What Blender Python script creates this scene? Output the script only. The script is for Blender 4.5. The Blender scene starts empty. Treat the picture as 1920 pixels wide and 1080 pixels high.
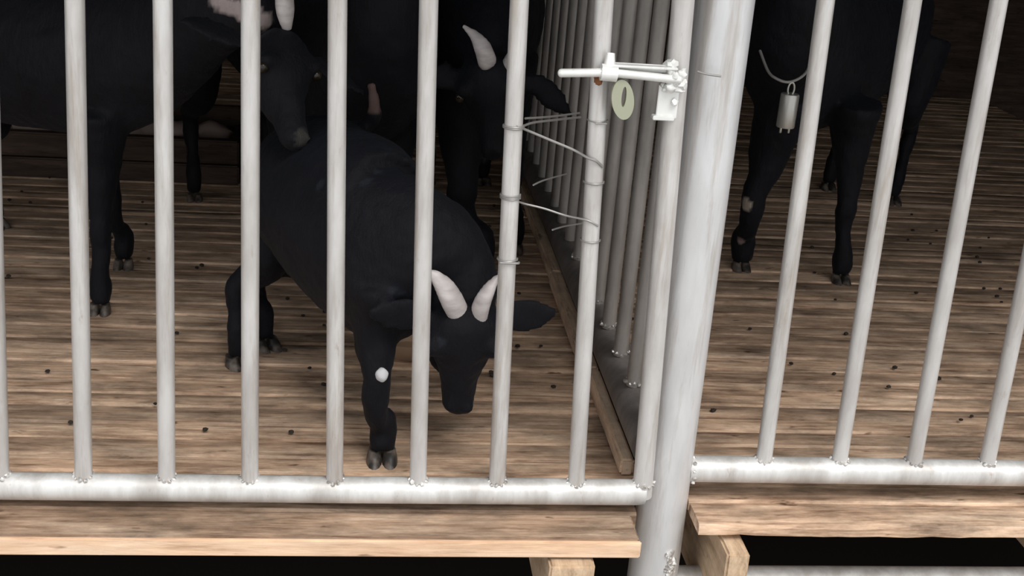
import bpy, bmesh, math, random
from mathutils.bvhtree import BVHTree
from mathutils import Vector, Matrix, noise
random.seed(7)
V = Vector
SC = bpy.context.scene
COL = SC.collection

# ---------------------------------------------------------------- camera
F = 2350.0                      # focal length in pixels of a 1920 wide frame
CAM = V((0.0, -1.6802, 1.04))   # 1.04 m above the slatted floor
_y = V((-260.0, 940.0, -F))     # direction of the side fence seen by the camera
_b = (_y.x * -480.0 + F * F) / _y.y
_z = -V((-480.0, -_b, -F))
_y.normalize(); _z.normalize()
_x = _y.cross(_z)
ROT = Matrix((_x, _y, _z))      # camera space -> world space
cam_data = bpy.data.cameras.new('camera')
cam_data.sensor_width = 36.0
cam_data.lens = 36.0 * F / 1920.0
cam_data.clip_start = 0.02
cam = bpy.data.objects.new('camera', cam_data)
COL.objects.link(cam)
cam.matrix_world = Matrix.Translation(CAM) @ ROT.to_4x4()
SC.camera = cam

def at(px, py, Y):
    """point of the world seen at (px, py) of the photograph at depth Y"""
    r = ROT @ V((px - 960.0, -(py - 540.0), -F))
    return CAM + r * ((Y - CAM.y) / r.y)
def on(px, py, Z):
    r = ROT @ V((px - 960.0, -(py - 540.0), -F))
    return CAM + r * ((Z - CAM.z) / r.z)

# ---------------------------------------------------------------- light
world = bpy.data.worlds.new('overcast_sky')
SC.world = world
world.use_nodes = True
wn = world.node_tree
bg = wn.nodes['Background']
bg.inputs[0].default_value = (0.97, 0.985, 1.0, 1)
bg.inputs[1].default_value = 1.15
sun_d = bpy.data.lights.new('sun', 'SUN')
sun_d.energy = 2.3
sun_d.angle = math.radians(30)
sun_d.color = (1.0, 0.97, 0.93)
sun = bpy.data.objects.new('sun', sun_d)
COL.objects.link(sun)
sun.rotation_euler = (math.radians(33), 0, math.radians(24))
SC.view_settings.view_transform = 'Standard'
SC.view_settings.look = 'None'
SC.view_settings.gamma = 1
SC.view_settings.use_curve_mapping = False
SC.view_settings.exposure = 0.0

# ---------------------------------------------------------------- materials
def mat(name, col, rough=0.6, metal=0.0, spec=0.5):
    m = bpy.data.materials.new(name)
    m.use_nodes = True
    b = m.node_tree.nodes['Principled BSDF']
    b.inputs['Base Color'].default_value = (*col, 1)
    b.inputs['Roughness'].default_value = rough
    b.inputs['Metallic'].default_value = metal
    b.inputs['Specular IOR Level'].default_value = spec
    return m
def nd(m, typ, **kw):
    n = m.node_tree.nodes.new(typ)
    for k, v in kw.items():
        if hasattr(n, k): setattr(n, k, v)
        else: n.inputs[k].default_value = v
    return n
def lk(m, a, ai, b, bi): m.node_tree.links.new(a.outputs[ai], b.inputs[bi])
def ramp(m, stops):
    r = m.node_tree.nodes.new('ShaderNodeValToRGB')
    e = r.color_ramp.elements
    while len(e) < len(stops): e.new(0.5)
    for i, (p, c) in enumerate(stops):
        e[i].position = p; e[i].color = (*c, 1)
    return r
def coords(m, scale, kind='Object'):
    t = nd(m, 'ShaderNodeTexCoord'); mp = nd(m, 'ShaderNodeMapping')
    mp.inputs['Scale'].default_value = scale
    lk(m, t, kind, mp, 'Vector')
    return mp
def bump(m, src, out, strength, dist=0.002):
    b = m.node_tree.nodes['Principled BSDF']
    bp = nd(m, 'ShaderNodeBump', Strength=strength, Distance=dist)
    lk(m, src, out, bp, 'Height'); lk(m, bp, 'Normal', b, 'Normal')

def steel(name, c0, c1, rough=0.42, metal=0.35, stain=(0.42, 0.31, 0.22), amount=0.25):
    m = mat(name, c0, rough, metal)
    b = m.node_tree.nodes['Principled BSDF']
    mp = coords(m, (9, 9, 2.2))
    n1 = nd(m, 'ShaderNodeTexNoise', Scale=3.0, Detail=5.0, Roughness=0.6)
    lk(m, mp, 0, n1, 'Vector')
    r1 = ramp(m, [(0.35, c0), (0.65, c1)])
    lk(m, n1, 'Fac', r1, 0)
    mp2 = coords(m, (14, 14, 4))
    n2 = nd(m, 'ShaderNodeTexNoise', Scale=5.0, Detail=8.0, Roughness=0.75)
    lk(m, mp2, 0, n2, 'Vector')
    r2 = ramp(m, [(0.60, (0, 0, 0)), (0.74, (amount,) * 3)])
    lk(m, n2, 'Fac', r2, 0)
    mx = nd(m, 'ShaderNodeMix', data_type='RGBA')
    lk(m, r2, 0, mx, 0); lk(m, r1, 0, mx, 6)
    mx.inputs[7].default_value = (*stain, 1)
    m.node_tree.links.new(mx.outputs[2], b.inputs['Base Color'])
    n3 = nd(m, 'ShaderNodeTexNoise', Scale=60.0, Detail=4.0)
    lk(m, coords(m, (1, 1, 1)), 0, n3, 'Vector')
    bump(m, n3, 'Fac', 0.25, 0.0006)
    return m
M_BAR = steel('galvanised_bar', (0.50, 0.475, 0.455), (0.66, 0.65, 0.64), 0.42, 0.35, (0.34, 0.26, 0.19), 0.55)
M_RAIL = steel('galvanised_rail', (0.46, 0.44, 0.42), (0.70, 0.70, 0.69), 0.50, 0.3, (0.36, 0.25, 0.2), 0.7)
M_POST = steel('galvanised_post', (0.60, 0.60, 0.605), (0.70, 0.705, 0.715), 0.36, 0.3, (0.40, 0.34, 0.28), 0.3)
def streaks(m):
    b = m.node_tree.nodes['Principled BSDF']
    src = b.inputs['Base Color'].links[0].from_socket
    n = nd(m, 'ShaderNodeTexNoise', Scale=1.0, Detail=6.0, Roughness=0.7)
    lk(m, coords(m, (34, 34, 2.5)), 0, n, 'Vector')
    r = ramp(m, [(0.36, (0.70, 0.64, 0.58)), (0.50, (1, 1, 1))])
    lk(m, n, 'Fac', r, 0)
    x = nd(m, 'ShaderNodeMix', data_type='RGBA', blend_type='MULTIPLY'); x.inputs[0].default_value = 0.75
    m.node_tree.links.new(src, x.inputs[6]); lk(m, r, 0, x, 7)
    m.node_tree.links.new(x.outputs[2], b.inputs['Base Color'])
for _m in (M_POST, M_BAR): streaks(_m)
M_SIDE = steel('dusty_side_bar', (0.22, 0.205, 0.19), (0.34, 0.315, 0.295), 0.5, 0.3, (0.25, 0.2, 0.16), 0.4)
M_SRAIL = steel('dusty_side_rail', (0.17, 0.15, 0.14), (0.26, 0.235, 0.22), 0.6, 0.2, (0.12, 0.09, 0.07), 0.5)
M_WELD = steel('weld_bead', (0.5, 0.48, 0.46), (0.85, 0.83, 0.8), 0.3, 0.7, (0.2, 0.12, 0.08), 0.8)
M_LATCH = steel('painted_latch', (0.76, 0.76, 0.74), (0.9, 0.9, 0.88), 0.3, 0.25, (0.35, 0.3, 0.25), 0.3)
M_RUST = mat('rust', (0.22, 0.09, 0.035), 0.9)
M_WIRE = mat('wire', (0.34, 0.33, 0.32), 0.5, 0.6)
M_OVAL = mat('pale_oval_tab', (0.36, 0.37, 0.27), 0.35)
M_BELL = steel('bell_metal', (0.52, 0.51, 0.47), (0.62, 0.61, 0.57), 0.35, 0.6)
M_CORD = mat('collar_cord', (0.30, 0.29, 0.28), 0.7)

def wood(name, dark, mid, light, grain=(2.2, 26, 26), tone=0.0, streak=0.5, rough=0.8, fibre=0.7):
    m = mat(name, mid, rough, 0, 0.3)
    b = m.node_tree.nodes['Principled BSDF']
    at_ = nd(m, 'ShaderNodeAttribute', attribute_name='tone')
    mp = coords(m, grain)
    add = nd(m, 'ShaderNodeVectorMath', operation='ADD')
    sc = nd(m, 'ShaderNodeVectorMath', operation='SCALE'); sc.inputs['Scale'].default_value = 40
    lk(m, at_, 'Color', sc, 0); lk(m, mp, 0, add, 0); lk(m, sc, 0, add, 1)
    n1 = nd(m, 'ShaderNodeTexNoise', Scale=1.6, Detail=8.0, Roughness=0.68, Distortion=0.6)
    lk(m, add, 0, n1, 'Vector')
    r = ramp(m, [(0.28, dark), (0.48, mid), (0.70, light)])
    lk(m, n1, 'Fac', r, 0)
    # mottled dirt
    n2 = nd(m, 'ShaderNodeTexNoise', Scale=1.0, Detail=6.0, Roughness=0.7)
    lk(m, coords(m, (5, 13, 13)), 0, n2, 'Vector')
    r2 = ramp(m, [(0.36, (1 - streak,) * 3), (0.62, (1, 1, 1))])
    lk(m, n2, 'Fac', r2, 0)
    mx = nd(m, 'ShaderNodeMix', data_type='RGBA', blend_type='MULTIPLY')
    mx.inputs[0].default_value = 1
    lk(m, r, 0, mx, 6); lk(m, r2, 0, mx, 7)
    # board to board tone
    mr = nd(m, 'ShaderNodeMapRange'); mr.inputs['To Min'].default_value = 1 - tone; mr.inputs['To Max'].default_value = 1 + tone * 0.6
    lk(m, at_, 'Fac', mr, 'Value')
    hs = nd(m, 'ShaderNodeMix', data_type='RGBA', blend_type='MULTIPLY'); hs.inputs[0].default_value = 1
    m.node_tree.links.new(mx.outputs[2], hs.inputs[6])
    m.node_tree.links.new(mr.outputs[0], hs.inputs[7])
    # fine short fibres, worn pale ridges and small dark pits
    n3 = nd(m, 'ShaderNodeTexNoise', Scale=1.0, Detail=5.0, Roughness=0.65)
    lk(m, coords(m, tuple(g * 4.2 for g in grain)), 0, n3, 'Vector')
    r3 = ramp(m, [(0.30, (0.50, 0.44, 0.40)), (0.47, (0.95, 0.94, 0.93)), (0.60, (1.0, 1.0, 1.0)), (0.72, (1.35, 1.35, 1.32))])
    lk(m, n3, 'Fac', r3, 0)
    f3 = nd(m, 'ShaderNodeMix', data_type='RGBA', blend_type='MULTIPLY'); f3.inputs[0].default_value = fibre
    m.node_tree.links.new(hs.outputs[2], f3.inputs[6]); lk(m, r3, 0, f3, 7)
    n4 = nd(m, 'ShaderNodeTexNoise', Scale=1.0, Detail=3.0, Roughness=0.5)
    lk(m, coords(m, tuple(g * 1.5 + 12 for g in grain)), 0, n4, 'Vector')
    r4 = ramp(m, [(0.27, (0.25, 0.2, 0.17)), (0.34, (1, 1, 1))])
    lk(m, n4, 'Fac', r4, 0)
    f4 = nd(m, 'ShaderNodeMix', data_type='RGBA', blend_type='MULTIPLY'); f4.inputs[0].default_value = fibre
    m.node_tree.links.new(f3.outputs[2], f4.inputs[6]); lk(m, r4, 0, f4, 7)
    m.node_tree.links.new(f4.outputs[2], b.inputs['Base Color'])
    bump(m, n1, 'Fac', 0.6, 0.003)
    return m
M_FLOOR = wood('slat_wood', (0.28, 0.165, 0.10), (0.66, 0.455, 0.315), (0.92, 0.70, 0.52), tone=0.28, streak=0.62, fibre=1.0)
M_EDGE = wood('fresh_wood', (0.60, 0.39, 0.25), (0.82, 0.56, 0.38), (0.92, 0.69, 0.50), streak=0.15)
M_BATTEN = wood('batten_wood', (0.60, 0.40, 0.27), (0.86, 0.64, 0.46), (0.95, 0.75, 0.56), grain=(26, 2.5, 26), streak=0.3)
M_JOIST = wood('joist_wood', (0.42, 0.30, 0.20), (0.66, 0.48, 0.32), (0.80, 0.62, 0.44), grain=(26, 3, 12), streak=0.25)
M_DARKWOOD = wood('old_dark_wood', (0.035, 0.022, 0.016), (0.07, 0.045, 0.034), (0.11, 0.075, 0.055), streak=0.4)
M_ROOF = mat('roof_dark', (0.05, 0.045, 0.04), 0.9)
M_SOIL = mat('dark_soil', (0.035, 0.03, 0.026), 1.0, 0, 0.1)
M_YARD = mat('yard_concrete', (0.30, 0.28, 0.26), 0.95, 0, 0.1)
M_DUNG = mat('droppings', (0.02, 0.014, 0.01), 0.8)
M_BOWL = mat('brown_bowl', (0.30, 0.20, 0.13), 0.6)
M_FEED = mat('pale_feed', (0.34, 0.26, 0.23), 1.0)

def fur(name='black_coat'):
    m = mat(name, (0.012, 0.012, 0.015), 0.58, 0, 0.16)
    b = m.node_tree.nodes['Principled BSDF']
    a = nd(m, 'ShaderNodeAttribute', attribute_name='coat')
    m.node_tree.links.new(a.outputs['Color'], b.inputs['Base Color'])
    n = nd(m, 'ShaderNodeTexNoise', Scale=1.0, Detail=6.0, Roughness=0.7)
    lk(m, coords(m, (130, 130, 38)), 0, n, 'Vector')
    bump(m, n, 'Fac', 0.7, 0.004)
    r = nd(m, 'ShaderNodeMapRange'); r.inputs['To Min'].default_value = 0.40; r.inputs['To Max'].default_value = 0.75
    lk(m, n, 'Fac', r, 'Value'); m.node_tree.links.new(r.outputs[0], b.inputs['Roughness'])
    b.inputs['Sheen Weight'].default_value = 0.025
    b.inputs['Sheen Tint'].default_value = (0.7, 0.8, 1, 1)
    return m
M_FUR = fur()
def hornmat():
    m = mat('horn', (0.5, 0.46, 0.45), 0.5)
    w = nd(m, 'ShaderNodeTexNoise', Scale=30.0, Detail=4.0)
    lk(m, coords(m, (1, 1, 3)), 0, w, 'Vector')
    r = ramp(m, [(0.3, (0.44, 0.40, 0.39)), (0.7, (0.66, 0.61, 0.60))])
    lk(m, w, 'Fac', r, 0); lk(m, r, 0, m.node_tree.nodes['Principled BSDF'], 'Base Color')
    bump(m, w, 'Fac', 0.5, 0.002)
    return m
M_HORN = hornmat()
M_HOOF = mat('hoof', (0.07, 0.06, 0.055), 0.45)
_n = nd(M_HOOF, 'ShaderNodeTexNoise', Scale=60.0, Detail=5.0)
lk(M_HOOF, coords(M_HOOF, (1, 1, .6)), 0, _n, 'Vector')
_r = ramp(M_HOOF, [(0.4, (0.025, 0.022, 0.02)), (0.65, (0.16, 0.13, 0.11))])
lk(M_HOOF, _n, 'Fac', _r, 0); lk(M_HOOF, _r, 0, M_HOOF.node_tree.nodes['Principled BSDF'], 'Base Color')
M_EYE = mat('eye', (0.02, 0.015, 0.01), 0.08)
M_SOCK = mat('white_marking', (0.62, 0.62, 0.64), 0.8)

# ---------------------------------------------------------------- helpers
def obj(name, bm, m, parent=None, smooth=True):
    me = bpy.data.meshes.new(name)
    bmesh.ops.recalc_face_normals(bm, faces=bm.faces[:])
    bm.to_mesh(me); bm.free()
    me.materials.append(m)
    if smooth:
        me.polygons.foreach_set('use_smooth', [True] * len(me.polygons))
        try: me.set_sharp_from_angle(angle=math.radians(42))
        except Exception: pass
    o = bpy.data.objects.new(name, me)
    COL.objects.link(o)
    if parent:
        o.parent = parent
        o.location = -V(parent.location)     # meshes are written in world space
    return o
def tag(o, label=None, cat=None, group=None, kind=None):
    if label: o['label'] = label
    if cat: o['category'] = cat
    if group: o['group'] = group
    if kind: o['kind'] = kind
    return o
def thing(name, loc, label, cat, group=None):
    e = bpy.data.objects.new(name, None)
    e.empty_display_size = 0.05
    COL.objects.link(e)
    e.location = loc
    return tag(e, label, cat, group)
def struct(o): o['kind'] = 'structure'; return o

def add_box(bm, lo, hi, bev=0.0):
    r = bmesh.ops.create_cube(bm, size=1)
    vs = r['verts']
    lo, hi = V(lo), V(hi)
    for v in vs: v.co = V([(lo[i] + hi[i]) / 2 + v.co[i] * (hi[i] - lo[i]) for i in range(3)])
    if bev:
        es = list({e for v in vs for e in v.link_edges})
        bmesh.ops.bevel(bm, geom=es, offset=bev, segments=2, affect='EDGES')
def frame(t, up=V((0, 0, 1))):
    t = t.normalized()
    if abs(t.dot(up)) > 0.97: up = V((0, 1, 0)) if abs(t.y) < 0.9 else V((1, 0, 0))
    s = t.cross(up).normalized()
    return s, s.cross(t).normalized()
def rings(bm, rs, n=20, cap=True):
    loops = []
    for c, s, u, a, b in rs:
        loops.append([bm.verts.new(c + s * (a * math.cos(2 * math.pi * k / n)) + u * (b * math.sin(2 * math.pi * k / n))) for k in range(n)])
    for l0, l1 in zip(loops, loops[1:]):
        for k in range(n):
            bm.faces.new((l0[k], l0[(k + 1) % n], l1[(k + 1) % n], l1[k]))
    if cap:
        bm.faces.new(loops[0][::-1]); bm.faces.new(loops[-1])
def tube(bm, pts, r, n=20, up=V((0, 0, 1)), rounded=False):
    """tube through pts; r a number or a list of radii or (a, b) pairs"""
    pts = [V(p) for p in pts]
    rr = [r] * len(pts) if isinstance(r, (int, float)) else list(r)
    rr = [(x, x) if isinstance(x, (int, float)) else x for x in rr]
    rs = []
    s0 = None
    for i, p in enumerate(pts):
        t = (pts[min(i + 1, len(pts) - 1)] - pts[max(i - 1, 0)]).normalized()
        if s0 is None: s, u = frame(t, up)
        else:
            s = (s0 - t * s0.dot(t)).normalized(); u = s.cross(t).normalized()
        s0 = s
        rs.append((p, s, u, rr[i][0], rr[i][1]))
    if rounded:
        def endcap(p, t, ring, inner):
            out = []
            for f in (1.0, 0.87, 0.5) if not inner else (0.5, 0.87, 1.0):
                q = math.sqrt(max(0, 1 - f * f)) or 0.06
                out.append((p + t * (ring[3] * f * 0.8), ring[1], ring[2], ring[3] * q, ring[4] * q))
            return out
        t0 = (pts[0] - pts[1]).normalized(); t1 = (pts[-1] - pts[-2]).normalized()
        rs = endcap(pts[0], t0, rs[0], False) + rs + endcap(pts[-1], t1, rs[-1], True)
    rings(bm, rs, n)
def spline(pts, k=6):
    """Catmull-Rom through rows of numbers"""
    P = [pts[0]] + list(pts) + [pts[-1]]
    out = []
    for i in range(1, len(P) - 2):
        for j in range(k):
            t = j / k
            out.append(tuple(0.5 * ((2 * b) + (-a + c) * t + (2 * a - 5 * b + 4 * c - d) * t * t + (-a + 3 * b - 3 * c + d) * t ** 3)
                             for a, b, c, d in zip(P[i - 1], P[i], P[i + 1], P[i + 2])))
    out.append(tuple(pts[-1]))
    return out
def blob(bm, c, r, seed=0, amp=0.25, sub=2, sq=(1, 1, 1)):
    res = bmesh.ops.create_icosphere(bm, subdivisions=sub, radius=1)
    for v in res['verts']:
        k = 1 + amp * noise.noise(v.co * 1.7 + V((seed * 3.1, seed, 0)))
        v.co = V(c) + V([v.co[i] * r * k * sq[i] for i in range(3)])
def weld(parent, c, r, seed, axis='z'):
    """ragged bead of weld around a joint"""
    bm = bmesh.new()
    n = 11
    for k in range(n):
        a = 2 * math.pi * k / n
        rad = r * random.uniform(0.92, 1.08)
        d = V((math.cos(a) * rad, math.sin(a) * rad, random.uniform(-.002, .002)))
        if axis == 'x': d = V((d.z, d.x, d.y))
        blob(bm, V(c) + d, random.uniform(.0025, .0042), seed + k, 0.5, 1)
    return obj('weld_bead', bm, M_WELD, parent)

# ---------------------------------------------------------------- the setting
def slats(name, x0, x1, y0, y1, pitch, gap, th, seed, zjit=0.0015, first=None, notch=None):
    rnd = random.Random(seed)
    bm = bmesh.new()
    lay = bm.loops.layers.float_color.new('tone')
    y = y0
    i = 0
    while y < y1:
        w = (first if (i == 0 and first) else pitch * rnd.uniform(0.8, 1.2)) - gap
        z = rnd.uniform(-zjit, zjit); b = 0.004
        tone = rnd.random()
        prof = [(y, z - th), (y, z - b), (y + b, z), (y + w * .5, z + .001), (y + w - b, z), (y + w, z - b), (y + w, z - th)]
        nx = 28 if not (first and i == 0) else 90
        cols = []
        xa, xb = x0, x1
        if notch and y < .092: xa, xb = (x0, notch) if notch < 0.5 else (notch, x1)
        rag = 3.0 if (first and i == 0) else 1.0
        for k in range(nx + 1):
            x = xa + (xb - xa) * k / nx
            cols.append([bm.verts.new((x, py + 0.0035 * noise.noise(V((x * 3, i * 7.3, seed))) + (.0045 * noise.noise(V((x * 22, q * 1.7, seed))) if rag > 1 and q < 3 else 0),
                                       pz + 0.002 * noise.noise(V((x * 4, i * 5.1, seed + 9))))) for q, (py, pz) in enumerate(prof)])
        fs = []
        for a, c in zip(cols, cols[1:]):
            for q in range(len(prof) - 1): fs.append(bm.faces.new((a[q], c[q], c[q + 1], a[q + 1])))
            fs.append(bm.faces.new((a[0], a[-1], c[-1], c[0])))
        fs.append(bm.faces.new(cols[0])); fs.append(bm.faces.new(cols[-1][::-1]))
        for f in fs:
            for l in f.loops: l[lay] = (tone, tone, tone, 1)
        y += w + gap + (rnd.choice((0, 0, 0.003)))
        i += 1
    return struct(obj(name, bm, M_FLOOR))
FX = 0.483                       # plane of the side fence
slats('floor', -1.75, FX - .005, 0.005, 3.3, 0.058, 0.0032, 0.028, 3, notch=.451)
slats('floor', FX + .045, 2.6, -0.030, 3.3, 0.056, 0.0032, 0.018, 5, first=0.070, notch=.545)
# front board of the left bay, its front face cleaner than its trodden top
bm = bmesh.new(); add_box(bm, (-1.75, -0.070, -0.028), (0.441, 0.001, 0.0), 0.003)
struct(obj('floor', bm, M_FLOOR))
bm = bmesh.new(); add_box(bm, (-1.75, -0.077, -0.030), (0.443, -0.0705, -0.0015), 0.002)
struct(obj('trim_front', bm, M_EDGE))
bm = bmesh.new(); add_box(bm, (-6, -.35, -1.25), (6, 4, -1.15)); struct(obj('ground', bm, M_SOIL))
bm = bmesh.new(); add_box(bm, (-6, -6, -1.25), (6, -.35, -1.15)); struct(obj('ground', bm, M_YARD))
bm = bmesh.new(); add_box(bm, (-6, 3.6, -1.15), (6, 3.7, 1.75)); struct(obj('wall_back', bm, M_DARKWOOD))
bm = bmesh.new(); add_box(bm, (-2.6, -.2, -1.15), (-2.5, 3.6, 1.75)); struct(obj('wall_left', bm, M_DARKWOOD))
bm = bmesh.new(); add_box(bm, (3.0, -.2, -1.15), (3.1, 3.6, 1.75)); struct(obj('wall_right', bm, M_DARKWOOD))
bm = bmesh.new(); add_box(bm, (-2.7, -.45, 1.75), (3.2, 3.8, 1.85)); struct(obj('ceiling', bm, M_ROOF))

# joists under the floor, their ends sticking out in front
def joist(name, x0, x1, yf, z1, label, h=.12):
    bm = bmesh.new()
    add_box(bm, (x0, yf, z1 - h), (x1, 3.3, z1), 0.004)
    for v in bm.verts:
        v.co += V((noise.noise(v.co * 9), noise.noise(v.co * 9 + V((5, 0, 0))), 0)) * 0.004
    tag(obj(name, bm, M_JOIST), label, 'beam')
joist('floor_joist', 0.301, 0.372, on(1050, 1062, -.035).y, -0.035, 'pale wooden joist end under the left floor edge, left of the big post')
joist('floor_joist', 0.585, 0.622, on(1410, 1040, -.030).y, -0.030, 'pale sawn joist end sticking out under the right floor edge, right of the big post', .16)
joist('floor_joist', -0.75, -0.68, -0.06, -0.035, 'pale wooden joist under the floor at the far left')
joist('floor_joist', 1.25, 1.30, -0.06, -0.032, 'pale wooden joist under the floor at the far right', .16)

# wooden batten along the foot of the side fence
bm = bmesh.new()
y = 0.118
for k, (L, dx) in enumerate([(0.36, 0.004), (.52, -.004), (.5, 0.001), (.6, .003), (.7, 0), (.6, 0)]):
    add_box(bm, (FX - .043 + dx * .7, y, .0025), (FX - .0165, y + L - .004, .0325), 0.004)
    y += L
for v in bm.verts: v.co.x += 0.003 * noise.noise(v.co * 6)
tag(obj('wooden_batten', bm, M_BATTEN), 'light brown wooden batten running back along the foot of the side fence', 'wooden strip')

# ---------------------------------------------------------------- gate
RR = 0.0205
gate = thing('barred_gate', (0.13, 0, .0195), 'galvanised gate of round vertical bars with a thick bottom rail, left of the post', 'gate')
bm = bmesh.new()
zr = 0.0395
tube(bm, [(-1.02, 0, zr), (-.5, 0, zr), (0, 0, zr), (0.443, 0, zr + .002), (0.457, 0, zr + .002)], [RR, RR, RR, RR, RR * .93], 28)
obj('bottom_rail', bm, M_RAIL, gate)
bm = bmesh.new(); tube(bm, [(-1.02, 0, 1.12), (0.45, 0, 1.12)], RR, 28); obj('top_rail', bm, M_RAIL, gate)
def bar_line(pt, pb, ztop, zbot, Y=0.0):
    a, b = at(*pt, Y), at(*pb, Y)
    d = (a - b) / (a.z - b.z)
    return b + d * (ztop - b.z), b + d * (zbot - b.z)
barsx = [((470, 0), (468.5, 890)), ((633, 0), (627.5, 890)), ((804, 0), (784, 890)), ((974, 0), (932.5, 890)), ((1133, 0), (1081, 890))]
BAR = []
for k in (3, 2, 1):
    barsx.insert(0, ((470 - 165 * k, 0), (468.5 - 156 * k, 890)))
for i, (pt, pb) in enumerate(barsx):
    a, b = bar_line(pt, pb, 1.11, zr + .012)
    bm = bmesh.new(); tube(bm, [b, b.lerp(a, .5), a], .0128, 22)
    obj('bar', bm, M_BAR, gate)
    weld(gate, (b.x, 0, zr + RR - .001), .0138, 10 * i)
    BAR.append((b, a))
B4, B5 = BAR[-2], BAR[-1]
def onbar(B, z, dy=0, dx=0):
    b, a = B
    t = (z - b.z) / (a.z - b.z)
    p = b.lerp(a, t); return V((p.x + dx, p.y + dy, z))
# closing stile of the gate, mitred onto the rail
sa, sb = bar_line((1281, 0), (1206, 900), 1.12, zr - .004)
ST = (sb, sa)
bm = bmesh.new(); tube(bm, [sb, sb.lerp(sa, .5), sa], .0155, 24)
obj('closing_stile', bm, M_BAR, gate)
weld(gate, (sb.x, 0, zr + RR - .001), .0165, 77)
bm = bmesh.new(); tube(bm, [(-1.02, 0, zr - .02), (-1.02, 0, 1.14)], .019, 24); obj('hinge_stile', bm, M_BAR, gate)

# bolt latch welded across the last bar and the stile
zl = at(1200, 143, -0.03).z
pL = onbar(B5, zl, -.022); pR = onbar(ST, zl, -.022)
latch = thing('bolt_latch', (pL.x, -.02, zl), 'whitish sliding bolt latch fixed across the last gate bar and the stile', 'latch')
tip = at(1052, 137, -.03)
bm = bmesh.new()
tube(bm, [tip, V((pL.x + .01, -.03, zl + .003)), V((pR.x - .004, -.03, zl - .002))], .0058, 18, rounded=True)
obj('bolt_rod', bm, M_LATCH, latch)
bm = bmesh.new()
a = at(1143, 116, -.018); b = at(1268, 122, -.018)
add_box(bm, (a.x, -.0205, zl + .004), (b.x, -.0165, a.z), .0012)
add_box(bm, (a.x, -.034, a.z - .004), (b.x, -.0165, a.z - .0005), .0012)
obj('back_plate', bm, M_LATCH, latch)
bm = bmesh.new()
x = at(1141, 140, -.03).x
tube(bm, [(x - .011, -.030, zl + .003), (x + .011, -.030, zl + .002)], .0115, 20)
tube(bm, [(x, -.030, zl + .004), (x + .001, -.024, zl + .028)], [.009, .006], 12)
obj('sleeve', bm, M_LATCH, latch)
bm = bmesh.new()
for k in range(7):
    blob(bm, (x - .008 + random.uniform(-.006, .006), -.019 + random.uniform(-.003, .003), zl - .010 + random.uniform(-.007, .004)), .0052, k, .6, 1)
obj('rust_lump', bm, M_RUST, latch)['label'] = 'rusty brown weld lump below the sleeve'
bm = bmesh.new()
for k in range(16):
    blob(bm, (pR.x + random.uniform(-.016, .006), -.020 + random.uniform(-.008, .002), zl + random.uniform(-.016, .024)), random.uniform(.005, .009), k, .6, 2)
obj('weld_lump', bm, M_LATCH, latch)['label'] = 'thick bright white weld where the bolt meets the stile'
# keeper bracket hanging below on the stile
a = at(1236, 158, -.018); b = at(1262, 222, -.018)
bm = bmesh.new()
add_box(bm, (a.x, -.020, b.z), (b.x + .004, -.016, a.z), .001)
add_box(bm, (a.x - .005, -.026, b.z - .002), (b.x, -.012, b.z + .004), .001)
for k in range(5): blob(bm, (a.x + .004 + .004 * k, -.022, a.z - .003 + random.uniform(-.004, .004)), .004, k + 40, .6, 1)
blob(bm, (b.x - .002, -.023, (a.z + b.z) / 2), .006, 3, .4, 1)
obj('keeper_bracket', bm, M_LATCH, latch)
# pale oval tab with a slot
c = at(1167, 186, -.026)
bm = bmesh.new()
n = 32; outer = []; inner = []
W, H = .0155, .0275
for yy in (-.004, .004):
    outer.append([bm.verts.new((c.x + W * math.cos(2 * math.pi * k / n) - .004 * math.sin(2 * math.pi * k / n), c.y + yy, c.z + H * math.sin(2 * math.pi * k / n))) for k in range(n)])
    inner.append([bm.verts.new((c.x + .001 + .0032 * math.cos(2 * math.pi * k / n), c.y + yy, c.z + .004 + .014 * math.sin(2 * math.pi * k / n))) for k in range(n)])
for k in range(n):
    k2 = (k + 1) % n
    bm.faces.new((outer[0][k], outer[0][k2], inner[0][k2], inner[0][k]))
    bm.faces.new((outer[1][k], outer[1][k2], inner[1][k2], inner[1][k]))
    bm.faces.new((outer[0][k], outer[0][k2], outer[1][k2], outer[1][k]))
    bm.faces.new((inner[0][k], inner[0][k2], inner[1][k2], inner[1][k]))
obj('oval_tab', bm, M_OVAL, latch)['label'] = 'pale greenish oval tab with a slot hanging under the bolt'

# ---------------------------------------------------------------- big post
def post_pt(px, py, Y=.03): return at(px, py, Y)
PX, PY = 0.4985, 0.046
bm = bmesh.new()
tube(bm, [(PX + .004, PY, -1.15), (PX + .003, PY, -.1), (PX - .002, PY, .5), (PX - .010, PY, 1.6)], .0412, 48)
post = tag(obj('steel_post', bm, M_POST), 'thick whitish galvanised steel post standing between the gate and the right fence', 'post')
bm = bmesh.new()
pb = at(1262, 1062, -.01)
for k in range(26):
    a_ = -math.pi / 2 + .35 + random.uniform(-.2, .2)
    blob(bm, (PX + .004 + .041 * math.cos(a_), PY + .041 * math.sin(a_), pb.z + -.03 + .0018 * k), random.uniform(.004, .006), k, .6, 1)
o = obj('weld_bead', bm, M_WELD, post); o['label'] = 'ragged dark and bright weld near the foot'

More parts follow.
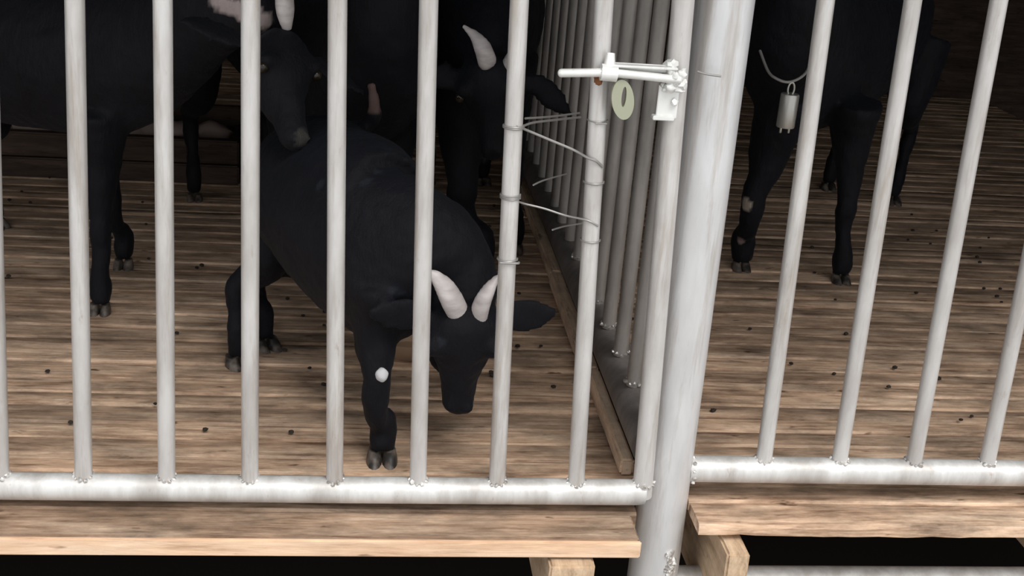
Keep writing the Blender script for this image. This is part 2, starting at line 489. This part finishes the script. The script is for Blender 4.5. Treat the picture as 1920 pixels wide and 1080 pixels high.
# ---------------------------------------------------------------- right fence
rf = thing('barred_fence', (1.2, 0.046, .0655), 'galvanised fence of round bars with a bright bottom rail, right of the big post', 'fence')
FY = .046
zf = at(1400, 880, FY).z
bm = bmesh.new(); tube(bm, [(PX + .038, FY, zf), (1.2, FY, zf), (2.4, FY, zf)], .0215, 28); obj('bottom_rail', bm, M_RAIL, rf)
bm = bmesh.new(); tube(bm, [(PX + .038, FY, 1.14), (2.4, FY, 1.14)], .0215, 28); obj('top_rail', bm, M_RAIL, rf)
weld(rf, (PX + .043, FY, zf), .022, 5, 'x')
a, b = bar_line((1504, 330), (1434, 850), 1.13, zf + .015, FY)
for k in range(11):
    d = V((.127 * k, 0, 0))
    if a.x + d.x > 2.35: break
    bm = bmesh.new(); tube(bm, [b + d, a + d], .0128, 22); obj('bar', bm, M_BAR, rf)
    weld(rf, (b.x + d.x, FY, zf + .0205), .0136, 100 + k)
bm = bmesh.new(); tube(bm, [(PX + .03, .06, -.165), (2.4, .06, -.165)], .026, 24)
tag(obj('support_pipe', bm, M_RAIL), 'grey pipe running under the right floor edge, only its top in view', 'pipe')

# ---------------------------------------------------------------- side fence
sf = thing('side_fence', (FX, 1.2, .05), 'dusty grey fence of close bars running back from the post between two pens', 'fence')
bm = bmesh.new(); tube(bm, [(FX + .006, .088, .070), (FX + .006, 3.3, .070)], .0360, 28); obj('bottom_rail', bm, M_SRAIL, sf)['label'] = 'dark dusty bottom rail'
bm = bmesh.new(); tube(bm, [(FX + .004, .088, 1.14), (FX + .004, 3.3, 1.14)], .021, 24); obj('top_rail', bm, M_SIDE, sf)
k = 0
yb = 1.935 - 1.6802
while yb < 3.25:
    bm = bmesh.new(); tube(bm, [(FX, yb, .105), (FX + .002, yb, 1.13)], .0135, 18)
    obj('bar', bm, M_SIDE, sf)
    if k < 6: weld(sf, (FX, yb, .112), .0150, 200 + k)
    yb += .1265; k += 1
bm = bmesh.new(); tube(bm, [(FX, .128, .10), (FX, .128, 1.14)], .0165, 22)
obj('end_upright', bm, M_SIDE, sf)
bm = bmesh.new()
for k in range(120):
    z = .14 + .0038 * k
    blob(bm, (FX - .0115 + .0025 * noise.noise(V((z * 40, 0, 0))), .1155, z), .0016 + .0034 * max(0, noise.noise(V((z * 55, 3, 0)))) + .0012, k, .5, 1)
obj('weld_bead', bm, M_WELD, sf)['label'] = 'row of bright weld blobs on the end upright'

# ---------------------------------------------------------------- wires
def wire(name, pts, label, r=.0016, wraps=(), group=None):
    bm = bmesh.new()
    P = [tuple(p) for p in pts]
    tube(bm, spline(P, 6) if len(P) > 2 else P, r, 8)
    for B, z, n in wraps:
        q = []
        for k in range(n * 14 + 1):
            a_ = 2 * math.pi * k / 14
            c_ = onbar(B, z + .0022 * k / 14 * (1 if n > 1 else 1))
            q.append(c_ + V((math.cos(a_) * .0142, math.sin(a_) * .0142, 0)))
        tube(bm, q, r * .8, 8)
    return tag(obj(name, bm, M_WIRE), label, 'wire', group)
def on4(y): return at(960, y, 0).z
wire('twisted_wire', [at(968, 237, -.013), at(985, 243, .01), at(1030, 262, .012), at(1075, 281, .005), at(1102, 296, -.012), at(1118, 302, -.016), at(1130, 313, -.010)],
     'twisted wire tie sagging from the fourth full bar to the last bar, upper one', .0019, [(B4, on4(240), 2), (B5, on4(336), 1)])
wire('twisted_wire', [at(960, 372, -.013), at(980, 381, .01), at(1020, 391, .012), at(1060, 404, .006), at(1100, 413, -.012), at(1122, 424, -.012)],
     'lower wire tie running from the fourth bar to the last bar of the gate', .0015, [(B4, on4(372), 3), (B5, on4(446), 1)])
wire('wire_end', [at(985, 222, .02), at(1030, 219, .07), at(1086, 212, .13)], 'upper of two loose wire ends poking back through the gate beside the last bar', .0016)
wire('wire_end', [at(982, 236, .02), at(1000, 230, .04), at(1040, 225, .08), at(1088, 220, .13)], 'lower of two loose wire ends poking back through the gate beside the last bar', .0018)
wire('wire_end', [at(1000, 347, .02), at(1020, 338, .05), at(1062, 326, .10)], 'short thin wire end crossing the dark side rail between the two wire ties', .0013)
wire('wire_end', [at(1036, 431, .02), at(1060, 424, .05), at(1092, 419, .08)], 'short faint wire end below the lower wire tie', .0013)
wire('wire_wrap', [onbar(B4, on4(487), -.0145, -.012), onbar(B4, on4(487), -.0145, .012), onbar(B4, on4(489), -.006, .016)], 'single wire wrap alone low on the fourth bar of the gate', .0019, [(B4, on4(487), 1)])
wire('wire_wrap', [onbar(B5, on4(219), -.0145, -.005), onbar(B5, on4(219), -.0145, .011)], 'thin wire wrap on the last gate bar under the bolt latch', .0012, [(B5, on4(219), 1)])
wire('wire_end', [at(1308, 134, -.008), at(1325, 139, -.013), at(1352, 143, -.014)], 'short dark wire end lying against the big post beside the latch', .0016)

# ---------------------------------------------------------------- goats
def bake(o, voxel, smooth=6):
    m = o.modifiers.new('r', 'REMESH'); m.mode = 'VOXEL'; m.voxel_size = voxel; m.use_smooth_shade = True
    s = o.modifiers.new('s', 'SMOOTH'); s.iterations = smooth; s.factor = 0.5
    dg = bpy.context.evaluated_depsgraph_get(); dg.update()
    me = bpy.data.meshes.new_from_object(o.evaluated_get(dg))
    o.modifiers.clear()
    old = o.data; o.data = me; bpy.data.meshes.remove(old)
    return o
def hoof(parent, p, d, r=.017, k=1.0):
    """two toed hoof, p the pastern end, d the way the toes point (horizontal)"""
    d = V((d[0], d[1], 0)).normalized(); s = V((-d.y, d.x, 0)); z = V((0, 0, 1))
    bm = bmesh.new()
    h = p.z
    for sd in (-1, 1):
        rs = []
        for t, a, b, fwd in ((1.0, .62, .7, -.1), (.6, .78, .9, .15), (.25, .84, 1.1, .35), (0.0, .86, 1.25, .5)):
            c = V((p.x, p.y, h * t)) + s * (sd * r * .62) + d * (r * fwd)
            rs.append((c, s, d, r * a * .72, r * b))
        rings(bm, rs, 14)
    return obj('hoof', bm, M_HOOF, parent)

def goat(label, trunk, neck, head, nose, up, legs, horn=None, ears=None, hornlen=.12, hs=1.0, voxel=.0075,
         spots=(), tail=None, hoofr=.017, group=None, horns=(1, 1), hornshape=None, beard=False):
    """trunk, neck: rows (x, y, z, halfwidth, halfheight); head frame from poll, nose and the forehead normal"""
    base = V((trunk[len(trunk) // 2][0], trunk[len(trunk) // 2][1], 0))
    g = thing('goat', base, label, 'goat', group)
    bm = bmesh.new()
    row = spline(list(trunk) + list(neck), 5)
    tube(bm, [r[:3] for r in row], [(max(.004, r[3]), max(.004, r[4])) for r in row], 28, rounded=True)
    # head
    po, no = V(head), V(nose)
    f = (no - po).normalized(); u = V(up); u = (u - f * u.dot(f)).normalized(); s = f.cross(u)
    L = (no - po).length
    prof = [(-.16, .022, .012, -.045), (-.06, .040, .030, -.062), (.04, .049, .036, -.075), (.16, .053, .036, -.082), (.28, .051, .032, -.082), (.40, .042, .024, -.078),
            (.54, .032, .015, -.066), (.68, .0255, .009, -.052), (.82, .0235, .006, -.043), (.93, .0215, .002, -.039), (1.0, .0150, -.006, -.031), (1.03, .006, -.014, -.022)]
    rs = []
    for t, w, tp, bt in prof:
        c = po + f * (L * t) + u * ((tp + bt) / 2 * hs)
        rs.append((c, s, u, w * hs, (tp - bt) / 2 * hs))
    rings(bm, rs, 24)
    # brow ridges and jaw
    for sd in (-1, 1):
        blob(bm, po + f * (L * .24) + s * (sd * .040 * hs) + u * (.016 * hs), .017 * hs, 1, .05, 2)
        blob(bm, po + f * (L * .92) + s * (sd * .012 * hs) + u * (-.004 * hs), .010 * hs, 1, .05, 2)
    # ears: part of the skin
    for sd, (dv, ln) in zip((1, -1), ears or ((None, 0), (None, 0))):
        if not ln: continue
        d = V(dv).normalized()
        q0 = po + f * (L * .08) + s * (sd * .040 * hs) + u * (-.006)
        un = (u - d * u.dot(d)).normalized() if abs(d.dot(u)) < .95 else f
        sn = d.cross(un).normalized()
        pr = []
        for t, w in ((0, .010), (.15, .018), (.4, .029), (.65, .027), (.85, .016), (1.0, .004)):
            drop = V((0, 0, -1)) * (.18 * ln * t * t)
            pr.append((q0 + d * (ln * t) + drop, sn, un, w * hs, .0058))
        rings(bm, pr, 16)
    # legs
    for pts, rad, toe in legs:
        rr = spline([(*p, *(r if isinstance(r, tuple) else (r, r))) for p, r in zip(pts, rad)], 5)
        tube(bm, [r[:3] for r in rr], [(r[3], r[4]) for r in rr], 18, up=V((0, 1, 0.01)))
    if tail:
        rr = spline([(*p, r) for p, r in tail], 4)
        tube(bm, [r[:3] for r in rr], [r[3] for r in rr], 12, rounded=True)
    if beard:
        c0 = po + f * (L * .80) + u * (-.046 * hs)
        tube(bm, [c0, c0 + V((0, 0, -.02)) - u * .01, c0 + V((0, 0, -.055)) - u * .012], [.013, .011, .003], 10)
    body = obj('body', bm, M_FUR, g)
    bake(body, voxel)
    me = body.data
    me.materials.clear(); me.materials.append(M_FUR)
    N = len(me.vertices)
    buf = [0.0] * (3 * N); nor = [0.0] * (3 * N)
    me.vertices.foreach_get('co', buf); me.vertices.foreach_get('normal', nor)
    colors = []
    tree = BVHTree.FromPolygons([V(buf[3 * i:3 * i + 3]) for i in range(N)], [tuple(p.vertices) for p in me.polygons])
    marks = []
    for (p, r, colr) in spots:      # a marking or painted sheen spot given by where the photograph shows it lands on the coat itself
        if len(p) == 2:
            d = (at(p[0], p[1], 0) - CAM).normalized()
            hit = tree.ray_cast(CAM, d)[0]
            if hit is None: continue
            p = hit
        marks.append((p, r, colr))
    for i in range(N):
        w = V(buf[3 * i:3 * i + 3])
        n = noise.noise(w * 14) * .5 + .5
        c = [.0040 + .004 * n, .0042 + .004 * n, .0058 + .006 * n]
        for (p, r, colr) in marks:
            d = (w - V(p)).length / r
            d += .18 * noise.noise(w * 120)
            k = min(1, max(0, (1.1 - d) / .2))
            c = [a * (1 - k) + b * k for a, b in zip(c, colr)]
        colors += (*c, 1)
        # short coat: fine relief of the surface
        h = .0022 * noise.noise(w * 55) + .0030 * noise.noise(w * 20)
        for j in range(3): buf[3 * i + j] += nor[3 * i + j] * h
    me.vertices.foreach_set('co', buf)
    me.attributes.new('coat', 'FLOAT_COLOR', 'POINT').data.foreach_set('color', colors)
    me.polygons.foreach_set('use_smooth', [True] * len(me.polygons))
    # eyes, nostrils, horns
    for sd in (-1, 1):
        bm = bmesh.new()
        blob(bm, po + f * (L * .30) + s * (sd * .0475 * hs) + u * (.010 * hs), .0095 * hs, 1, 0, 3)
        obj('eye', bm, M_EYE, g)
    if hornshape:
        for sd, shape in zip((-1, 1), hornshape):
            if not shape: continue
            rr = spline([(*(p if isinstance(p, V) else V(p)), r) for p, r in shape], 6)
            bm = bmesh.new()
            tube(bm, [r[:3] for r in rr], [(r[3], r[3] * 1.25) for r in rr], 18, rounded=True)
            for v in bm.verts: v.co += V((0, 0, 1)) * (.0006 * math.sin(v.co.z * 900))
            obj('horn', bm, M_HORN, g)
    for pts, rad, toe in legs:
        hoof(g, V(pts[-1]), toe, hoofr)
    return g
def P(px, py, Y): return tuple(at(px, py, Y))

# goat 1: head down, close behind the bars
def leg_front(sh, foot, lean=(0, 0, 0), k=1.0, toe=(0, -1)):
    sh, foot = V(sh), V(foot)
    h = sh.z
    knee = foot.lerp(sh, .40) + V(lean)
    fet = foot + V((0, .006, .055 * k))
    pts = [sh, sh.lerp(knee, .35) + V((0, .012, 0)), sh.lerp(knee, .68), knee + V((0, 0, .03)), knee, knee + V((0, .002, -.03)), foot.lerp(knee, .62), fet + V((0, 0, .02)), fet, foot + V((0, -.004, .019))]
    rad = [(.055 * k, .075 * k), (.043 * k, .058 * k), .030 * k, .0225 * k, .0235 * k, .0205 * k, .0185 * k, .0205 * k, .0240 * k, .0205 * k]
    return (pts, rad, toe)
def leg_hind(hip, foot, back=(0, 1, 0), k=1.0, toe=(0, -1)):
    hip, foot, back = V(hip), V(foot), V(back)
    h = hip.z
    stifle = V((foot.x * .4 + hip.x * .6, foot.y * .4 + hip.y * .6, h * .62)) - back * .055 * k
    hock = V((foot.x, foot.y, h * .42)) + back * .045 * k
    fet = foot + back * .004 + V((0, 0, .055 * k))
    pts = [hip, hip.lerp(stifle, .5), stifle, stifle.lerp(hock, .55), hock + V((0, 0, .012)), hock + V((0, 0, -.022)) - back * .006, fet.lerp(hock, .45), fet + V((0, 0, .016)), foot + V((0, 0, .019)) - back * .006]
    rad = [(.065 * k, .085 * k), (.060 * k, .080 * k), (.045 * k, .060 * k), .029 * k, .0215 * k, .0200 * k, .0160 * k, .0195 * k, .0170 * k]
    return (pts, rad, toe)
WHITE = (.60, .60, .63); PINK = (.42, .35, .34)

f1 = on(716, 866, 0)
spot = P(716, 708, .095)
g1_head, g1_nose = P(872, 596, .130), P(858, 780, .140)
g1 = goat('black kid in front, head lowered between the bars, pale horns, white spot on its foreleg',
     [(-.085, .75, .36, .06, .065), (-.080, .69, .345, .115, .108), (-.062, .52, .350, .140, .130), (-.005, .36, .345, .134, .158), (.040, .255, .340, .108, .158)],
     [(.080, .215, .355, .082, .118), (.120, .205, .350, .068, .094), (.155, .200, .325, .054, .070), (.172, .180, .290, .046, .056)],
     g1_head, g1_nose, (0.0, -1, .15),
     [leg_front((.030, .20, .31), (f1.x, f1.y + .012, 0), (-.006, -.030, 0)),
      leg_front((.085, .28, .31), tuple(on(862, 738, 0)), (0, 0, 0)),
      leg_hind((-.145, .62, .33), (-.222, .525, 0), (-.1, .55, 0), toe=(.5, -.85)),
      leg_hind((-.06, .68, .33), (-.178, .61, 0), (-.5, .85, 0), toe=(.5, -.85))],
     ears=(((-.90, -.22, .42), .120), ((.92, .0, .44), .112)),
     hornshape=([(P(862, 592, .122), .0150), (P(847, 562, .108), .0150), (P(832, 536, .105), .0125), (P(814, 516, .11), .0070), (P(802, 509, .112), .0025)],
                [(P(896, 594, .122), .0145), (P(905, 566, .108), .0125), (P(917, 542, .110), .0095), (P(929, 524, .114), .0050), (P(936, 516, .117), .0025)]),
     hs=1.18, voxel=.0068, spots=[(P(698, 180, .65), .032, (.13, .085, .075)), *[(q, rr, (.015, .017, .022)) for q, rr in (((601, 346), .009), ((622, 338), .006), ((684, 344), .007), ((693, 338), .005), ((706, 322), .007), ((716, 262), .005), ((727, 280), .005), ((738, 545), .006), ((752, 548), .005), ((830, 640), .007))]], hoofr=.021, tail=[((-.07, .72, .37), .022), ((-.035, .70, .41), .018), (P(698, 225, .66), .0145), (P(701, 195, .655), .0115), (P(697, 158, .65), .009)])  # the small bluish spots are sheen highlights painted into the coat colour
bm = bmesh.new(); blob(bm, V(spot) + V((0, .010, 0)), .0105, 2, .12, 3, (.95, .85, 1.15))
obj('white_marking', bm, M_SOCK, g1)['label'] = 'round white spot on the foreleg'

# goat 2: at the left, looking down, nose over goat 1
g2_head, g2_nose = P(526, 86, .49), P(566, 268, .365)
goat('black goat at the left, muzzle above the front kid, pale horn at the top edge',
     [(-1.00, 1.19, .50, .06, .08), (-.95, 1.15, .50, .12, .15), (-.78, 1.04, .49, .145, .165), (-.60, .92, .50, .135, .165), (-.48, .84, .52, .110, .155)],
     [(-.385, .77, .57, .090, .125), (-.31, .70, .63, .075, .10), (-.24, .63, .66, .060, .08), (-.19, .58, .65, .052, .062)],
     g2_head, g2_nose, (.55, -.78, .30),
     [leg_front((-.51, .80, .42), (-.52, .76, 0)), leg_front((-.56, .94, .42), (-.52, 1.02, 0)),
      leg_hind((-.93, 1.09, .46), (-.95, 1.06, 0), (-.8, .55, 0), toe=(.8, -.5)), leg_hind((-.88, 1.20, .46), (-.86, 1.26, 0), (-.8, .55, 0), toe=(.8, -.5))],
     ears=(((-.90, -.05, .52), .15), ((.80, .2, -.30), .125)),
     hornshape=([(P(496, 66, .57), .012), (P(482, 34, .58), .012), (P(474, -10, .61), .0095), (P(470, -45, .66), .004)],
                [(P(538, 50, .49), .0085), (P(535, 22, .485), .0145), (P(534, -6, .495), .0145), (P(540, -50, .53), .009), (P(552, -90, .59), .003)]),
     hs=1.08, voxel=.0085, spots=[*[((496 - 13 * q, 40 - 5.6 * q), .0150, PINK) for q in range(8)], ((570, 258), .016, (.05, .047, .042))], hoofr=.018,
     tail=[((-1.02, 1.21, .56), .016), ((-1.07, 1.25, .57), .014), ((-1.10, 1.27, .52), .008)])

# goat 3: behind at the right, facing the gate
g3_head, g3_nose = P(916, 128, .82), P(922, 300, .78)
goat('black goat facing out behind the upper wire, dark ear spread toward the side fence',
     [(.30, 1.84, .60, .07, .09), (.30, 1.78, .59, .125, .155), (.295, 1.58, .57, .145, .185), (.28, 1.34, .56, .145, .200), (.26, 1.16, .56, .122, .190)],
     [(.24, 1.04, .58, .095, .140), (.245, .96, .58, .078, .105), (.25, .90, .56, .062, .080), (.25, .87, .53, .050, .060)],
     g3_head, g3_nose, (-.22, -1, .20),
     [leg_front((.215, 1.12, .50), (on(893, 520, 0).x, on(893, 520, 0).y - .02, 0), (-.022, -.02, 0), 1.6), leg_front((.33, 1.14, .50), (.38, 1.22, 0), (0, 0, 0), 1.15),
      leg_hind((.34, 1.74, .52), (.35, 1.78, 0), (0, 1, 0), 1.1), leg_hind((.20, 1.74, .52), (.19, 1.78, 0), (0, 1, 0), 1.1)],
     ears=(((-.95, -.25, .08), .10), ((.86, .02, -.36), .145)),
     hornshape=([(P(914, 116, .79), .0165), (P(904, 88, .78), .0145), (P(890, 67, .79), .0090), (P(870, 50, .80), .003)],
                [(P(957, 124, .80), .0160), (P(971, 90, .79), .0120), (P(974, 66, .80), .0085), (P(975, 46, .81), .003)]),
     hs=1.22, voxel=.0095, spots=[((908, 296), .012, (.045, .043, .042))], hoofr=.019,
     tail=[((.285, 1.88, .66), .018), ((.285, 1.94, .68), .015), ((.285, 1.97, .63), .008)])

# goat 4: in the dark behind the others
goat('black goat in the dark middle behind the front kid, only its chest in view',
     [(-.33, 1.62, .56, .07, .09), (-.30, 1.55, .56, .13, .17), (-.19, 1.34, .55, .165, .215), (-.06, 1.10, .54, .165, .235), (-.005, .96, .55, .158, .220)],
     [(.015, .88, .62, .125, .165), (.02, .84, .72, .095, .115), (.01, .81, .80, .070, .08), (.0, .80, .86, .052, .062)],
     (.0, .78, .91), (.02, .63, .80), (.0, -.6, .8),
     [leg_front((.06, 1.0, .46), (.10, .97, 0), (0, 0, 0), 1.2), leg_front((-.16, 1.06, .46), (-.18, 1.02, 0), (0, 0, 0), 1.15),
      leg_hind((-.25, 1.54, .50), (-.24, 1.58, 0), (-.3, .95, 0), 1.1), leg_hind((-.42, 1.50, .50), (-.43, 1.52, 0), (-.3, .95, 0), 1.1)],
     ears=(((-.95, 0, -.15), .11), ((.85, 0.1, .25), .10)),
     hornshape=([((-.02, .79, .94), .013), ((-.04, .85, .99), .010), ((-.05, .92, 1.01), .003)], [((.02, .79, .94), .013), ((.04, .85, .99), .010), ((.05, .92, 1.01), .003)]),
     hs=1.0, voxel=.0095)

# goat 5: other pen, wearing the bell
c5 = V(P(1455, 165, 1.02))
goat('black goat in the right pen with a cream patch on one knee',
     [(1.52, 1.90, .54, .07, .09), (1.49, 1.84, .54, .13, .17), (1.34, 1.64, .53, .165, .205), (1.16, 1.40, .53, .165, .215), (1.05, 1.24, .53, .145, .200)],
     [(.985, 1.11, .59, .120, .165), (.95, 1.03, .69, .095, .110), (.93, .985, .78, .065, .08), (.92, .96, .84, .055, .066)],
     (.915, .93, .90), (.87, .80, .76), (-.4, -.7, .6),
     [leg_front((.985, 1.12, .44), (on(1383, 498, 0).x, on(1383, 498, 0).y - .02, 0), (-.024, -.03, 0), 1.30), leg_front((1.15, 1.12, .44), (1.17, 1.08, 0), (0, 0, 0), 1.08),
      leg_hind((1.56, 1.72, .5), (1.58, 1.76, 0), (.6, .8, 0), 1.1), leg_hind((1.40, 1.82, .5), (1.42, 1.88, 0), (.6, .8, 0), 1.1)],
     ears=(((-.8, .4, .0), .12), ((.9, .3, .0), .12)),
     hornshape=([((.895, .95, .935), .014), ((.88, .99, .98), .011), ((.87, 1.05, 1.00), .003)], [((.935, .945, .935), .014), ((.955, .985, .98), .011), ((.97, 1.05, 1.00), .003)]),
     hs=1.05, voxel=.008, spots=[((1398, 384), .016, (.34, .29, .24)), ((1390, 450), .010, (.25, .19, .18))], hoofr=.019)

# collar cord and bell of goat 5
bc = at(1477, 207, .90)
bell = thing('neck_bell', bc, 'dull silver cylindrical bell hanging from the neck of the goat in the right pen', 'bell')
bm = bmesh.new()
R, H = .0200, .0365
tube(bm, [bc + V((0, 0, -H)), bc + V((0, 0, -H + .003)), bc + V((0, 0, H - .003)), bc + V((0, 0, H))], [R * .96, R, R, R * .93], 32)
obj('cylinder', bm, M_BELL, bell)
for dx in (-.009, .009):
    bm = bmesh.new(); tube(bm, [bc + V((dx, 0, -H + .002)), bc + V((dx, 0, -H - .012))], .0028, 10, rounded=True); obj('pin', bm, M_BELL, bell)
bm = bmesh.new()
q = [bc + V((.007 * math.cos(a_), 0, H + .010 + .014 * math.sin(a_))) for a_ in [2 * math.pi * k / 20 for k in range(21)]]
tube(bm, q, .0021, 8); obj('loop', bm, M_BELL, bell)
bm = bmesh.new()
tube(bm, spline([P(1425, 95, 1.0), P(1440, 133, .94), P(1455, 147, .91), P(1477, 154, .90), P(1500, 146, .91), P(1516, 128, .94), P(1528, 90, 1.0)], 6), .0030, 10)
obj('cord', bm, M_CORD, bell)['label'] = 'thin grey collar cord'

# ---------------------------------------------------------------- small things on the floor
bp = on(768, 684, 0)
bm = bmesh.new()
prof = [(.026, .001), (.044, .010), (.055, .028), (.058, .044), (.0555, .0445), (.050, .030), (.040, .014), (.0, .010)]
n = 32
L = [[bm.verts.new((bp.x + r * math.cos(2 * math.pi * k / n), bp.y + .04 + r * math.sin(2 * math.pi * k / n), z)) for k in range(n)] for r, z in prof[:-1]]
for l0, l1 in zip(L, L[1:]):
    for k in range(n): bm.faces.new((l0[k], l0[(k + 1) % n], l1[(k + 1) % n], l1[k]))
bm.faces.new(L[0][::-1]); bm.faces.new(L[-1])
tag(obj('feed_bowl', bm, M_BOWL), 'small brown bowl on the floor behind the foreleg of the front kid', 'bowl')
# low dark trough at the back left
tr = thing('feed_trough', (-.75, 1.75, 0), 'low dark wooden trough on the floor at the back left of the pen', 'trough')
bm = bmesh.new(); add_box(bm, (-1.6, 1.66, .001), (-.33, 1.685, .055), .004); add_box(bm, (-1.6, 1.657, .060), (-.33, 1.69, .125), .004); obj('front_board', bm, M_DARKWOOD, tr)
bm = bmesh.new(); add_box(bm, (-1.6, 1.90, .001), (-.33, 1.925, .16), .004); obj('back_board', bm, M_DARKWOOD, tr)
for x in (-1.6, -.36):
    bm = bmesh.new(); add_box(bm, (x, 1.69, .001), (x + .025, 1.90, .11), .003); obj('end_board', bm, M_DARKWOOD, tr)
bm = bmesh.new()
for k in range(14): blob(bm, (random.uniform(-1.5, -.42), 1.79 + random.uniform(-.04, .04), .08), random.uniform(.045, .085), k, .4, 3, (1.3, .9, .9))
tag(obj('feed_heap', bm, M_FEED), 'pinkish grey heap of feed lying in the dark trough at the back left', 'feed', kind='stuff')
bm = bmesh.new()
for k in range(150):
    y = random.uniform(.06, 1.6) ** 1.1
    x = random.uniform(-.9, FX - .075) if random.random() < .6 else random.uniform(FX + .07, 1.8)
    blob(bm, (x, y, .006), random.uniform(.0035, .0055), k, .3, 1, (1.2, .9, .8))
tag(obj('droppings', bm, M_DUNG), 'small dark droppings scattered over the wooden slats of both pens', 'droppings', kind='stuff')
